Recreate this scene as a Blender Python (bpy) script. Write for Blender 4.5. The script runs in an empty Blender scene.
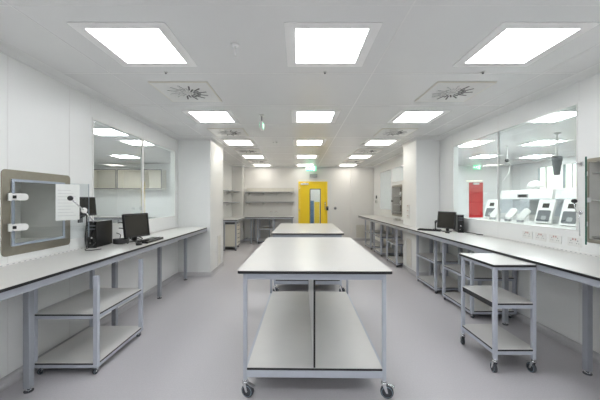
import bpy, bmesh, math, random
from mathutils import Vector, Matrix
random.seed(4)
C = bpy.context.scene.collection
PI = math.pi
H = 1.45            # eye height
CE = 2.64           # ceiling
XL, XR = -2.27, 2.68
YF, YB = 10.7, -2.6
WT = 0.08

# ------------------------------------------------------------------ materials
M = {}
def mat(name, col, rough=0.5, metal=0.0, spec=0.5, var=0.0, scale=8.0, bump=0.0, bscale=60.0, emit=None, es=0.0, coat=0.0):
    m = bpy.data.materials.new(name); m.use_nodes = True
    nt = m.node_tree; b = nt.nodes['Principled BSDF']
    b.inputs['Base Color'].default_value = (*col, 1)
    b.inputs['Roughness'].default_value = rough
    b.inputs['Metallic'].default_value = metal
    b.inputs['Specular IOR Level'].default_value = spec
    b.inputs['Coat Weight'].default_value = coat
    if emit:
        b.inputs['Emission Color'].default_value = (*emit, 1); b.inputs['Emission Strength'].default_value = es
    tc = nt.nodes.new('ShaderNodeTexCoord')
    if var > 0:
        n = nt.nodes.new('ShaderNodeTexNoise'); n.inputs['Scale'].default_value = scale; n.inputs['Detail'].default_value = 4
        r = nt.nodes.new('ShaderNodeMapRange')
        r.inputs['From Min'].default_value = .3; r.inputs['From Max'].default_value = .7
        r.inputs['To Min'].default_value = 1 - var; r.inputs['To Max'].default_value = 1 + var
        mx = nt.nodes.new('ShaderNodeVectorMath'); mx.operation = 'SCALE'
        mx.inputs[0].default_value = col
        nt.links.new(tc.outputs['Object'], n.inputs['Vector']); nt.links.new(n.outputs['Fac'], r.inputs['Value'])
        nt.links.new(r.outputs['Result'], mx.inputs['Scale']); nt.links.new(mx.outputs['Vector'], b.inputs['Base Color'])
    if bump > 0:
        n2 = nt.nodes.new('ShaderNodeTexNoise'); n2.inputs['Scale'].default_value = bscale; n2.inputs['Detail'].default_value = 2
        bp = nt.nodes.new('ShaderNodeBump'); bp.inputs['Strength'].default_value = bump; bp.inputs['Distance'].default_value = .01
        nt.links.new(tc.outputs['Object'], n2.inputs['Vector']); nt.links.new(n2.outputs['Fac'], bp.inputs['Height'])
        nt.links.new(bp.outputs['Normal'], b.inputs['Normal'])
    M[name] = m
    return m
def glass(name, tint, ior=1.5, gain=1.6):
    m = bpy.data.materials.new(name); m.use_nodes = True
    nt = m.node_tree; nt.nodes.clear()
    o = nt.nodes.new('ShaderNodeOutputMaterial'); mx = nt.nodes.new('ShaderNodeMixShader')
    t = nt.nodes.new('ShaderNodeBsdfTransparent'); t.inputs[0].default_value = (*tint, 1)
    g = nt.nodes.new('ShaderNodeBsdfGlossy'); g.inputs['Roughness'].default_value = 0.01; g.inputs['Color'].default_value = (1, 1, 1, 1)
    f = nt.nodes.new('ShaderNodeFresnel'); f.inputs['IOR'].default_value = ior
    ge = nt.nodes.new('ShaderNodeNewGeometry')
    inv = nt.nodes.new('ShaderNodeMath'); inv.operation = 'SUBTRACT'; inv.inputs[0].default_value = gain
    sc = nt.nodes.new('ShaderNodeMath'); sc.operation = 'MULTIPLY'; sc.inputs[1].default_value = gain
    nt.links.new(ge.outputs['Backfacing'], sc.inputs[0]); nt.links.new(sc.outputs[0], inv.inputs[1])
    mu = nt.nodes.new('ShaderNodeMath'); mu.operation = 'MULTIPLY'; mu.use_clamp = True
    nt.links.new(f.outputs[0], mu.inputs[0]); nt.links.new(inv.outputs[0], mu.inputs[1])
    nt.links.new(mu.outputs[0], mx.inputs[0]); nt.links.new(t.outputs[0], mx.inputs[1]); nt.links.new(g.outputs[0], mx.inputs[2])
    nt.links.new(mx.outputs[0], o.inputs[0]); M[name] = m
    return m
mat('wall', (.84, .85, .84), .34, var=.012, scale=1.2, bump=.015, bscale=3)
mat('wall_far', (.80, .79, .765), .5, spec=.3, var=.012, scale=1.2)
mat('ceiling', (.84, .845, .84), .26, var=.012, scale=1.5, bump=.012, bscale=3)
mat('seam', (.80, .80, .79), .4, var=.03)
mat('seam_dark', (.50, .51, .51), .4, var=.03)
mat('floor', (.57, .555, .58), .38, var=.05, scale=90, bump=.02, bscale=40)
mat('cove', (.50, .495, .51), .4, var=.04, scale=60)
mat('laminate', (.60, .595, .575), .30, spec=.34, var=.01, scale=5)
mat('laminate_grey', (.72, .715, .70), .30, var=.015, scale=5)
mat('core', (.012, .012, .014), .35, var=.1, scale=40)
mat('frame', (.52, .55, .62), .38, var=.02, scale=20)
mat('frame_mid', (.40, .42, .47), .38, var=.02, scale=20)
mat('frame_dark', (.36, .38, .42), .40, var=.02, scale=20)
mat('chrome', (.72, .73, .75), .18, 1.0, var=.03, scale=40)
mat('steel', (.38, .36, .31), .30, 1.0, var=.04, scale=30)
mat('liner', (.74, .73, .69), .35, .1, var=.03, scale=10)
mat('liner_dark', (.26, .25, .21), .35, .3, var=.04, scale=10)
mat('steel_light', (.62, .62, .60), .30, 1.0, var=.04, scale=30)
mat('rubber', (.05, .055, .065), .6, var=.1, scale=50)
mat('wheel_blue', (.34, .48, .56), .45, var=.05, scale=40)
mat('black', (.012, .012, .013), .32, var=.1, scale=30)
mat('black_gloss', (.010, .010, .011), .12, var=.05, scale=30)
mat('screen', (.022, .020, .015), .22, var=.05, scale=10)
mat('screen_blue', (.05, .08, .13), .15, var=.1, scale=10)
mat('white_frame', (.93, .93, .92), .5, var=.005)
mat('seal', (.42, .47, .56), .4, var=.03)
mat('white', (.82, .82, .80), .3, var=.01, scale=20)
mat('white_plastic', (.78, .78, .76), .35, var=.02, scale=20)
mat('cream', (.74, .71, .62), .4, var=.02, scale=10)
mat('wall_board', (.70, .68, .62), .4, var=.02, scale=10)
mat('grey', (.35, .36, .37), .45, var=.03, scale=20)
mat('grey_dark', (.12, .13, .14), .45, var=.05, scale=20)
mat('yellow', (.98, .70, .03), .35, spec=.3, var=.015, scale=6)
mat('red', (.60, .035, .035), .35, var=.03, scale=6)
mat('paper', (.80, .82, .79), .6, var=.02, scale=30)
mat('ink', (.50, .51, .52), .6, var=.05, scale=30)
mat('blue', (.10, .22, .38), .4, var=.03, scale=10)
mat('green_edge', (.01, .10, .075), .12, var=.05, scale=20)
mat('socket_text', (.55, .33, .30), .5, var=.02, scale=20)
mat('lamp_cool', (.9, .9, .9), .5, emit=(.97, .985, 1.0), es=8.0)
mat('lamp_warm', (.9, .9, .9), .5, emit=(1.0, .955, .87), es=5.7)
mat('lamp_side', (.9, .9, .9), .5, emit=(.97, .99, 1.0), es=24.0)
mat('lamp_side_added', (.9, .9, .9), .5, emit=(.95, .99, 1.0), es=27.0)  # glow of the added panels in the right room
mat('sign_green', (.02, .4, .2), .4, emit=(.30, .80, .50), es=.80)
mat('sign_white', (.9, .9, .9), .4, emit=(.85, 1.0, .92), es=1.4)
glass('glass', (.93, .96, .95), 1.5, 1.9)
glass('glass_door', (.93, .95, .955), 1.5, 1.6)
glass('acrylic', (.90, .93, .96), 1.5, 1.6)

# ------------------------------------------------------------------ mesh builder
class MB:
    def __init__(s): s.bm = bmesh.new(); s.mats = []
    def mi(s, m):
        if m not in s.mats: s.mats.append(m)
        return s.mats.index(m)
    def box(s, x0, x1, y0, y1, z0, z1, m, top=None, bottom=None):
        v = [s.bm.verts.new(p) for p in ((x0,y0,z0),(x1,y0,z0),(x1,y1,z0),(x0,y1,z0),(x0,y0,z1),(x1,y0,z1),(x1,y1,z1),(x0,y1,z1))]
        i = s.mi(m)
        for k, f in enumerate(((3,2,1,0),(4,5,6,7),(0,1,5,4),(1,2,6,5),(2,3,7,6),(3,0,4,7))):
            fa = s.bm.faces.new([v[j] for j in f]); fa.material_index = i
            if k == 1 and top: fa.material_index = s.mi(top)
            if k == 0 and bottom: fa.material_index = s.mi(bottom)
        return v
    def xf(s, start, mtx):
        s.bm.verts.ensure_lookup_table()
        for v in s.bm.verts[start:]: v.co = mtx @ v.co
    def n(s): return len(s.bm.verts)
    def prism(s, pts, a0, a1, m, axis='z', cap=None, capb=None):
        """polygon pts extruded along axis"""
        def P(u, v, w):
            return (u, v, w) if axis == 'z' else ((u, w, v) if axis == 'y' else (w, u, v))
        lo = [s.bm.verts.new(P(u, v, a0)) for u, v in pts]; hi = [s.bm.verts.new(P(u, v, a1)) for u, v in pts]
        i = s.mi(m); n = len(pts); fs = []
        f = s.bm.faces.new(lo); f.material_index = s.mi(capb) if capb else i; fs.append(f)
        f = s.bm.faces.new(hi); f.material_index = s.mi(cap) if cap else i; fs.append(f)
        for k in range(n):
            f = s.bm.faces.new((lo[k], lo[(k+1)%n], hi[(k+1)%n], hi[k])); f.material_index = i; fs.append(f)
        bmesh.ops.recalc_face_normals(s.bm, faces=fs)
    def ring(s, outer, inner, a0, a1, m, axis='y'):
        def P(u, v, w):
            return (u, v, w) if axis == 'z' else ((u, w, v) if axis == 'y' else (w, u, v))
        L = [[s.bm.verts.new(P(u, v, a)) for u, v in pts] for pts in (outer, inner) for a in (a0, a1)]
        o0, o1, i0, i1 = L; n = len(outer); i = s.mi(m); fs = []
        for k in range(n):
            j = (k+1) % n
            for q in ((o0[k],o0[j],o1[j],o1[k]), (i0[j],i0[k],i1[k],i1[j]), (o0[j],o0[k],i0[k],i0[j]), (o1[k],o1[j],i1[j],i1[k])):
                f = s.bm.faces.new(q); f.material_index = i; fs.append(f)
        bmesh.ops.recalc_face_normals(s.bm, faces=fs)
    def cyl(s, p0, p1, r, m, r1=None, n=20, caps=True):
        s.tube([p0, p1], [r, r if r1 is None else r1], m, n)
    def tube(s, pts, r, m, n=8):
        pts = [Vector(p) for p in pts]; rs = r if isinstance(r, (list, tuple)) else [r]*len(pts)
        i = s.mi(m); rings = []; prev = None; fs = []
        for k, p in enumerate(pts):
            d = (pts[min(k+1, len(pts)-1)] - pts[max(k-1, 0)]).normalized()
            if prev is None:
                a = d.orthogonal().normalized()
            else:
                a = (prev - d*prev.dot(d)).normalized()
            prev = a; b = d.cross(a)
            rings.append([s.bm.verts.new(p + (a*math.cos(2*PI*j/n) + b*math.sin(2*PI*j/n))*rs[k]) for j in range(n)])
        for q in range(len(rings)-1):
            for j in range(n):
                f = s.bm.faces.new((rings[q][j], rings[q][(j+1)%n], rings[q+1][(j+1)%n], rings[q+1][j])); f.material_index = i; f.smooth = True; fs.append(f)
        f = s.bm.faces.new(rings[0][::-1]); f.material_index = i; fs.append(f)
        f = s.bm.faces.new(rings[-1]); f.material_index = i; fs.append(f)
        bmesh.ops.recalc_face_normals(s.bm, faces=fs)
    def lathe(s, prof, m, n=24, axis='z', at=(0,0,0)):
        """profile of (radius, height)"""
        i = s.mi(m); rings = []; fs = []; at = Vector(at)
        for r, h in prof:
            rg = []
            for j in range(n):
                c, d = math.cos(2*PI*j/n)*max(r, 1e-4), math.sin(2*PI*j/n)*max(r, 1e-4)
                p = {'z': (c, d, h), 'x': (h, c, d), 'y': (c, h, d)}[axis]
                rg.append(s.bm.verts.new(at + Vector(p)))
            rings.append(rg)
        for q in range(len(rings)-1):
            for j in range(n):
                f = s.bm.faces.new((rings[q][j], rings[q][(j+1)%n], rings[q+1][(j+1)%n], rings[q+1][j])); f.material_index = i; f.smooth = True; fs.append(f)
        for rg in (rings[0], rings[-1]):
            f = s.bm.faces.new(rg); f.material_index = i; fs.append(f)
        bmesh.ops.recalc_face_normals(s.bm, faces=fs)
    def build(s, name, parent=None, bevel=0.0, seg=2, loc=None):
        me = bpy.data.meshes.new(name); s.bm.to_mesh(me); s.bm.free()
        for m in s.mats: me.materials.append(M[m])
        o = bpy.data.objects.new(name, me); C.objects.link(o)
        if parent: o.parent = parent
        if loc: o.location = loc
        if bevel > 0:
            b = o.modifiers.new('bevel', 'BEVEL'); b.width = bevel; b.segments = seg; b.limit_method = 'ANGLE'; b.angle_limit = math.radians(40)
        return o
def tag(o, label=None, cat=None, group=None, kind=None):
    if label: o['label'] = label
    if cat: o['category'] = cat
    if group: o['group'] = group
    if kind: o['kind'] = kind
    return o
def empty(name, loc, rz=0, label=None, cat=None, group=None, kind=None):
    o = bpy.data.objects.new(name, None); C.objects.link(o); o.location = loc; o.rotation_euler = (0, 0, rz)
    o.empty_display_size = .1
    return tag(o, label, cat, group, kind)
def kids(o): return [c for c in bpy.data.objects if c.parent == o]
def copy_tree(o, parent=None):
    c = o.copy(); C.objects.link(c); c.parent = parent
    for k in kids(o): copy_tree(k, c)
    return c
def dup(o, loc, rz, label, group=None):
    c = copy_tree(o); c.location = loc; c.rotation_euler = (0, 0, rz); c['label'] = label
    if group: c['group'] = group
    return c
def rrect(cx, cy, w, h, r, n=6):
    pts = []
    for qx, qy, a0 in ((1, 1, 0), (-1, 1, PI/2), (-1, -1, PI), (1, -1, 1.5*PI)):
        for k in range(n+1):
            a = a0 + k*PI/2/n
            pts.append((cx + qx*(w/2-r) + r*math.cos(a), cy + qy*(h/2-r) + r*math.sin(a)))
    return pts
def struct(o, label=None):
    o['kind'] = 'structure'
    if label: o['label'] = label
    return o

# ------------------------------------------------------------------ room shell
def grid_wall(name, plane, t, a0, a1, z0, z1, holes, m, axis, parent=None):
    """wall with rectangular holes; axis 'x': plane at X=plane..plane+t spanning Y a0..a1; axis 'y' likewise"""
    As = sorted({a0, a1, *[h[0] for h in holes], *[h[1] for h in holes]}); Zs = sorted({z0, z1, *[h[2] for h in holes], *[h[3] for h in holes]})
    def solid(i, j):
        if i < 0 or j < 0 or i >= len(As)-1 or j >= len(Zs)-1: return False
        a = (As[i]+As[i+1])/2; z = (Zs[j]+Zs[j+1])/2
        return not any(h[0] < a < h[1] and h[2] < z < h[3] for h in holes)
    mb = MB(); bm = mb.bm; mb.mi(m); cache = {}
    def V(a, z, w):
        k = (a, z, w)
        if k not in cache:
            cache[k] = bm.verts.new((w, a, z) if axis == 'x' else (a, w, z))
        return cache[k]
    w0, w1 = plane, plane+t
    for i in range(len(As)-1):
        for j in range(len(Zs)-1):
            if not solid(i, j): continue
            a, b, c, d = As[i], As[i+1], Zs[j], Zs[j+1]
            for w in (w0, w1): bm.faces.new((V(a,c,w), V(b,c,w), V(b,d,w), V(a,d,w)))
            if not solid(i-1, j): bm.faces.new((V(a,c,w0), V(a,d,w0), V(a,d,w1), V(a,c,w1)))
            if not solid(i+1, j): bm.faces.new((V(b,c,w0), V(b,d,w0), V(b,d,w1), V(b,c,w1)))
            if not solid(i, j-1): bm.faces.new((V(a,c,w0), V(b,c,w0), V(b,c,w1), V(a,c,w1)))
            if not solid(i, j+1): bm.faces.new((V(a,d,w0), V(b,d,w0), V(b,d,w1), V(a,d,w1)))
    bmesh.ops.recalc_face_normals(bm, faces=bm.faces[:])
    return struct(mb.build(name, parent))

b = MB(); b.box(-7.2, 7.6, YB-.1, 14.1, -.1, 0, 'floor'); struct(b.build('floor'), 'grey vinyl floor')
b = MB(); b.box(-7.2, 7.6, YB-.1, 14.1, CE, CE+.1, 'ceiling'); struct(b.build('ceiling'), 'pale grey panelled ceiling')
WL = (3.306, 5.55, 1.135, 2.365)
WR = (2.876, 5.177, 1.152, 2.378)
HL = (2.36, 2.91, 1.08, 1.62)
HR = (2.02, 2.76, 1.09, 1.80)
W3 = (8.60, 9.80, 1.14, 2.36); W4 = (6.95, 8.55, 1.93, 2.36); HA = (7.76, 8.50, 1.06, 1.81)
DM = (0.014, 1.05, 0, 2.11)
grid_wall('wall_left', XL-WT, WT, YB, YF, 0, CE, [WL, HL], 'wall', 'x')
grid_wall('wall_right', XR, WT, YB, YF, 0, CE, [WR, HR, W3, W4, HA], 'wall', 'x')
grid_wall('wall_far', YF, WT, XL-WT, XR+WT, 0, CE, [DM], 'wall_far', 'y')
grid_wall('wall_behind', YB-WT, WT, XL-WT, XR+WT, 0, CE, [], 'wall', 'y')
# rooms beyond the windows and the door
grid_wall('wall_left_room_far', 9.8, WT, -7.1, XL-WT, 0, CE, [], 'wall', 'y')
grid_wall('wall_left_room_near', 1.2, WT, -7.1, XL-WT, 0, CE, [], 'wall', 'y')
grid_wall('wall_left_room_side', -7.1-WT, WT, 1.2, 9.8, 0, CE, [], 'wall', 'x')
RD = (5.80, 6.42, 0, 2.12)
WO1 = (8.64, 9.28, 1.1, 2.46); WO2 = (7.82, 8.40, 1.1, 2.46)
grid_wall('wall_right_room_far', 10.35, WT, XR+WT, 7.4, 0, CE, [RD], 'wall', 'y')
grid_wall('wall_right_room_near', 1.2, WT, XR+WT, 7.4, 0, CE, [], 'wall', 'y')
grid_wall('wall_right_room_side', 7.4, WT, 1.2, 10.43, 0, CE, [WO1, WO2], 'wall', 'x')
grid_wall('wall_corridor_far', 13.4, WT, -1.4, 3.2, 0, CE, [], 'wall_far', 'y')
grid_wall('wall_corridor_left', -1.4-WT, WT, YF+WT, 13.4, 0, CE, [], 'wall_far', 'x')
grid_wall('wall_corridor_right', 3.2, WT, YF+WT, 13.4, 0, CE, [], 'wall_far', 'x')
# pillars, boxed duct, shallow pilaster
PLX, PRX, PY = -1.654, 2.234, 5.67
b = MB(); b.box(XL, PLX, PY, 6.65, 0, CE, 'wall'); struct(b.build('wall_left_pillar', bevel=.012), 'square white pillar on the left')
b = MB(); b.box(PRX, XR, PY, 6.38, 0, CE, 'wall'); struct(b.build('wall_right_pillar', bevel=.012), 'square white pillar on the right')
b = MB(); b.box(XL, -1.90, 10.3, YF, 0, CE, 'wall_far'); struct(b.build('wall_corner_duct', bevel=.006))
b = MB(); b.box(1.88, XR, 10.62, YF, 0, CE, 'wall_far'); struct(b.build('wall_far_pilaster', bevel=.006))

# coving and coved skirting round the main room, following pillars
loop = [(XL, YB), (XL, PY), (PLX, PY), (PLX, 6.65), (XL, 6.65), (XL, 10.3), (-1.90, 10.3), (-1.90, YF), (1.88, YF), (1.88, 10.62), (XR, 10.62),
        (XR, 6.38), (PRX, 6.38), (PRX, PY), (XR, PY), (XR, YB)]
def inset(loop, d):
    out = []; n = len(loop)
    for k in range(n):
        p0, p1, p2 = Vector(loop[k-1]), Vector(loop[k]), Vector(loop[(k+1)%n])
        e1 = (p1-p0).normalized(); e2 = (p2-p1).normalized()
        n1 = Vector((e1.y, -e1.x)); n2 = Vector((e2.y, -e2.x))
        out.append(p1 + (n1 + n2)*d if abs(n1.dot(n2)) < .5 else p1 + n1*d)
    return out
def sweep(name, prof, m, skip=(), loop=loop):
    """profile list of (inset, z) swept round the loop"""
    mb = MB(); bm = mb.bm; mb.mi(m); rings = []
    for d, z in prof: rings.append([bm.verts.new((p[0], p[1], z)) for p in inset(loop, d)])
    n = len(loop)
    for q in range(len(rings)-1):
        for k in range(n):
            if k in skip: continue
            f = bm.faces.new((rings[q][k], rings[q][(k+1)%n], rings[q+1][(k+1)%n], rings[q+1][k])); f.smooth = True
    bmesh.ops.recalc_face_normals(bm, faces=bm.faces[:])
    for f in bm.faces: pass
    return struct(mb.build(name))
arc = [(0.001 + .06*(1-math.sin(a)), CE - .001 - .06*(1-math.cos(a))) for a in [k*PI/2/5 for k in range(6)]]
sweep('trim_1', [(0.0005, CE-.062)] + [(.004 + .056*(1-math.cos(k*PI/2/5)), CE-.06+.0595*math.sin(k*PI/2/5)) for k in range(6)], 'wall')
# skirting: floor vinyl turned up the wall
sk = [(.0005, .085), (.004, .085)] + [(.004 + .035*(1-math.cos(k*PI/2/5)), .038 - .0375*math.sin(k*PI/2/5)) for k in range(6)]
door_k = 8
lp2 = [(1.05, YF) if False else p for p in loop]
lpa = loop[:8] + [(0.0, YF), (0.0, YF+.03), (1.07, YF+.03), (1.07, YF)] + loop[8:]
sweep('trim_2', sk, 'cove', skip=(8, 9, 10), loop=lpa)

# ceiling seams and wall panel seams (joint strips)
b = MB()
for y in (-.0, .92, 1.835, 2.82, 3.78, 4.75, 5.72, 6.7, 7.7, 8.7, 9.7):
    b.box(XL, XR, y-.005, y+.005, CE-.0015, CE+.001, 'seam')
for x in (-1.76, .70, 2.30):
    b.box(x-.005, x+.005, YB, YF, CE-.0012, CE+.001, 'seam')
struct(b.build('trim_3'))
b = MB()
for y in (1.3, 2.345, 2.98):
    z0 = 1.69 if y < 2.4 else 0
    b.box(XL-.001, XL+.0015, y-.004, y+.004, .09, CE-.06, 'seam')
for y in (3.28, 4.39, 5.57, 8.0, 9.3):
    for z0, z1 in ((.09, 1.12), (2.385, CE-.06)): b.box(XL-.001, XL+.0015, y-.004, y+.004, z0, z1, 'seam')
struct(b.build('trim_4'))
b = MB()
for y in (1.5, 2.86, 4.02, 5.2):
    for z0, z1 in ((.09, 1.13), (2.395, CE-.06)): b.box(XR-.0015, XR+.001, y-.004, y+.004, z0, z1, 'seam')
for x in (-.1, 1.2):
    b.box(x-.004, x+.004, YF-.0015, YF+.001, .09, CE-.06, 'seam')
struct(b.build('trim_5'))

# ------------------------------------------------------------------ windows
def window(name, rect, plane, mulls, out, fr='white', lab=None, f=.022, mw=.02):
    y0, y1, z0, z1 = rect
    e = bpy.data.objects.new(name, None); C.objects.link(e); e.location = (plane, (y0+y1)/2, z0); struct(e, lab)
    oy, oz = -(y0+y1)/2, -z0
    t0, t1 = (-WT, .006) if out > 0 else (-.006, WT)
    b = MB()
    ys = [y0, *mulls, y1]
    b.box(t0, t1, y0+oy, y1+oy, 0, f, fr); b.box(t0, t1, y0+oy, y1+oy, z1-z0-f, z1-z0, fr)
    for k, y in enumerate(ys):
        a, c = (y, y+f) if k == 0 else ((y-f, y) if k == len(ys)-1 else (y-mw, y+mw))
        u0, u1 = (t0, t1) if k in (0, len(ys)-1) else ((-.022, .004) if out > 0 else (-.004, .022))
        b.box(u0, u1, a+oy, c+oy, f, z1-z0-f, fr)
    struct(b.build('window_frame', e))
    for k in range(len(ys)-1):
        a = ys[k] + (f if k == 0 else mw); c = ys[k+1] - (f if k == len(ys)-2 else mw)
        b = MB()
        g0, g1 = (-.012, -.002) if out > 0 else (.002, .012)
        b.box(g0, g1, a+oy, c+oy, f, z1-z0-f, 'glass')
        struct(b.build('window_pane', e))
    return e
window('window_1', WL, XL, [4.39], 1, lab='wide two pane window in the left wall')
window('window_2', WR, XR, [4.02], -1, lab='wide two pane window in the right wall', fr='white', f=.008, mw=.006)
window('window_3', W3, XR, [], -1)
window('window_4', W4, XR, [], -1)
for nm, r in (('window_5', WO1), ('window_6', WO2)):
    window(nm, r, 7.4, [(r[0]+r[1])/2], -1)

# ------------------------------------------------------------------ doors
def arrow_pts(s, cx, cz, d=1):
    return [(cx-d*s, cz-.25*s), (cx, cz-.25*s), (cx, cz-.7*s), (cx+d*s, cz), (cx, cz+.7*s), (cx, cz+.25*s), (cx-d*s, cz+.25*s)]
d = empty('door_1', ((DM[0]+DM[1])/2, YF, 0)); struct(d, 'yellow door with a tall narrow vision panel in the far wall')
w2 = (DM[1]-DM[0])/2; vx0, vx1 = .43-.532, .80-.532
b = MB()
for a, c, z0, z1 in ((-w2, -w2+.05, 0, 2.11), (w2-.05, w2, 0, 2.11), (-w2+.05, w2-.05, 2.06, 2.11)): b.box(a, c, -.012, WT, z0, z1, 'yellow')
struct(b.build('door_frame', d))
b = MB()
L0, L1 = -w2+.054, w2-.054
b.box(L0, vx0, .004, .048, .008, 2.055, 'yellow'); b.box(vx1, L1, .004, .048, .008, 2.055, 'yellow')
b.box(vx0, vx1, .004, .048, 1.84, 2.055, 'yellow'); b.box(vx0, vx1, .004, .048, .008, .55, 'yellow')
struct(b.build('door_leaf', d))
b = MB(); b.ring(rrect((vx0+vx1)/2, 1.195, vx1-vx0+.03, 1.32, .04), rrect((vx0+vx1)/2, 1.195, vx1-vx0-.03, 1.26, .03), -.004, .056, 'grey_dark'); struct(b.build('vision_panel_trim', d))
b = MB(); b.box(vx0+.01, vx1-.01, .022, .03, .56, 1.83, 'glass'); struct(b.build('vision_panel', d))
b = MB(); b.box(L0+.03, L0+.31, -.05, .003, 1.99, 2.05, 'white_plastic'); b.box(L0+.12, L0+.14, -.065, -.045, 2.03, 2.05, 'chrome'); b.box(L0+.12, L0+.30, -.068, -.052, 2.044, 2.054, 'chrome'); struct(b.build('door_closer', d, bevel=.004))
b = MB(); b.box(L1-.05, L1-.015, -.008, .003, 1.05, 1.45, 'yellow'); b.cyl((L1-.032, -.045, 1.10), (L1-.032, -.045, 1.38), .012, 'chrome'); b.cyl((L1-.032, -.045, 1.12), (L1-.032, .003, 1.12), .009, 'chrome'); b.cyl((L1-.032, -.045, 1.36), (L1-.032, .003, 1.36), .009, 'chrome')
struct(b.build('door_handle', d))
b = MB(); b.box(w2-.045, w2+.03, -.045, -.0125, 1.08, 1.22, 'black'); b.cyl((w2-.01, -.046, 1.18), (w2-.01, -.055, 1.18), .012, 'grey'); struct(b.build('door_lock', d, bevel=.004))
for z in (.35, 1.1, 1.85):
    b = MB(); b.cyl((-w2+.045, -.018, z-.05), (-w2+.045, -.018, z+.05), .009, 'chrome'); struct(b.build('hinge', d))
# red door in the room on the right
d = empty('door_2', ((RD[0]+RD[1])/2, 10.35, 0)); struct(d, 'red door seen through the right window')
w2 = (RD[1]-RD[0])/2; b = MB()
for a, c, z0, z1 in ((-w2, -w2+.04, 0, 2.1), (w2-.04, w2, 0, 2.1), (-w2+.04, w2-.04, 2.06, 2.1)): b.box(a, c, -.012, WT, z0, z1, 'white')
struct(b.build('door_frame', d))
b = MB(); b.box(-w2+.10, w2-.043, .0, .045, .008, 2.055, 'red'); struct(b.build('door_leaf', d))
b = MB(); b.box(-w2+.043, -w2+.097, .0, .045, .008, 2.055, 'white'); struct(b.build('side_leaf', d))
b = MB(); b.box(-.08, .12, -.05, -.001, 1.98, 2.04, 'white_plastic'); struct(b.build('door_closer', d))
# corridor door, seen through the vision panel
d = empty('door_3', (.87, 13.4, 0)); struct(d, 'yellow corridor door seen through the vision panel')
b = MB(); b.box(-.14, .09, -.05, -.001, .01, 1.36, 'yellow'); struct(b.build('door_leaf', d))
t = MB(); t.box(.565, .70, 13.25, 13.399, 0, 1.42, 'blue')
t = t.build('wall_cabinet'); tag(t, 'blue cupboard seen through the vision panel of the yellow door', 'cupboard')

# ------------------------------------------------------------------ ceiling lights and vents
def make_light(lm, lab, grp):
    e = empty('ceiling_light', (0, 0, CE), 0, lab, 'ceiling light', grp)
    b = MB(); b.ring(rrect(0, 0, .66, .66, .012, 2), rrect(0, 0, .508, .52, .003, 2), -.006, -.0005, 'white_frame', 'z'); b.build('light_frame', e)
    b = MB(); b.box(-.2535, .2535, -.2595, .2595, -.0055, -.0025, lm); b.build('diffuser', e)
    return e
rowx = [(-1.22, 'left'), (.237, 'middle'), (1.70, 'right')]
rowy = [(2.335, 'nearest the camera', 'lamp_cool'), (4.30, 'second from the camera', 'lamp_cool'), (6.22, 'third from the camera', 'lamp_warm'),
        (8.22, 'fourth from the camera', 'lamp_warm'), (10.20, 'farthest from the camera', 'lamp_warm')]
protos = {}
def place_light(x, y, lm, lab, grp):
    if lm not in protos:
        protos[lm] = make_light(lm, lab, grp); protos[lm].location = (x, y, CE)
    else: dup(protos[lm], (x, y, CE), 0, lab, grp)
for x, rn in rowx:
    for y, dn, lm in rowy:
        place_light(x, y, lm, 'square lit ceiling panel, %s in the %s row' % (dn, rn), 'square ceiling light panels of the lab')
for x, rn in rowx:
    for y, dn in ((.42, 'above'), (-1.52, 'behind')):  # unseen rows, added to light the scene and brighten the pillar fronts
        place_light(x, y, 'lamp_cool', 'added unseen light panel %s the camera in the %s row' % (dn, rn), 'square ceiling light panels of the lab')
for x, y, q in ((-3.28, 6.24, 'added to double a reflected one, second from the near window edge'), (-4.72, 8.22, 'added to double a reflected one, just above the cupboards'), (-3.36, 5.25, 'nearest the near window edge'), (-4.9, 3.6, 'added out of view to brighten it, deepest into that room')):
    place_light(x, y, 'lamp_side', 'lit ceiling panel behind the left window, ' + q, 'light panels behind the left window')  # most are added: they double panels mirrored in the pane and brighten the room
for x, y, q in ((3.62, 4.30, 'topmost and nearest the camera'), (5.10, 6.24, 'beside the hanging nozzle'), (6.5, 8.22, 'lowest one above the bright daylight windows'), (3.62, 6.4, 'topmost in the far pane'), (5.1, 8.22, 'lowest in the far pane above the exit sign')):
    place_light(x, y, 'lamp_side_added', 'added ceiling panel doubling a reflected light behind the right window, ' + q, 'added light panels behind the right window')  # added panels at mirrored positions, reinforcing the reflections in the glass
place_light(.9, 12.1, 'lamp_side', 'lit ceiling panel of the corridor behind the yellow door', 'corridor light panels')

def make_vent():
    e = empty('ceiling_vent', (0, 0, CE), 0, 'x', 'air vent', 'swirl air vents in the ceiling')
    b = MB(); b.box(-.30, .30, -.30, .30, -.008, -.0005, 'cream'); b.box(-.285, .285, -.285, .285, -.0105, -.008, 'white'); b.build('face_plate', e, bevel=.001)
    b = MB()
    for k in range(24):
        a = 2*PI*k/24
        r0, r1 = (.05, .13) if k % 2 else (.09, .205)
        n0 = b.n(); b.box(r0, r1, -.0085, .0085, -.0125, -.0102, 'black')
        b.xf(n0, Matrix.Rotation(a, 4, 'Z') @ Matrix.Translation((0, .018, 0)) @ Matrix.Rotation(.28, 4, 'Z'))
    b.build('swirl_slot', e)
    b = MB()
    for k in range(24):
        a = 2*PI*k/24
        if math.cos(a) > -.1: continue
        r0, r1 = (.05, .13) if k % 2 else (.09, .205)
        n0 = b.n(); b.box(r0, r1, -.010, .0045, -.016, -.0126, 'white')
        b.xf(n0, Matrix.Rotation(a, 4, 'Z') @ Matrix.Translation((0, .021, 0)) @ Matrix.Rotation(.28, 4, 'Z') @ Matrix.Rotation(.0, 4, 'X'))
    b.build('vane', e)
    b = MB(); b.lathe([(0, -.022), (.03, -.021), (.04, -.0105)], 'white'); b.build('hub', e)
    return e
vp = None
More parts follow.
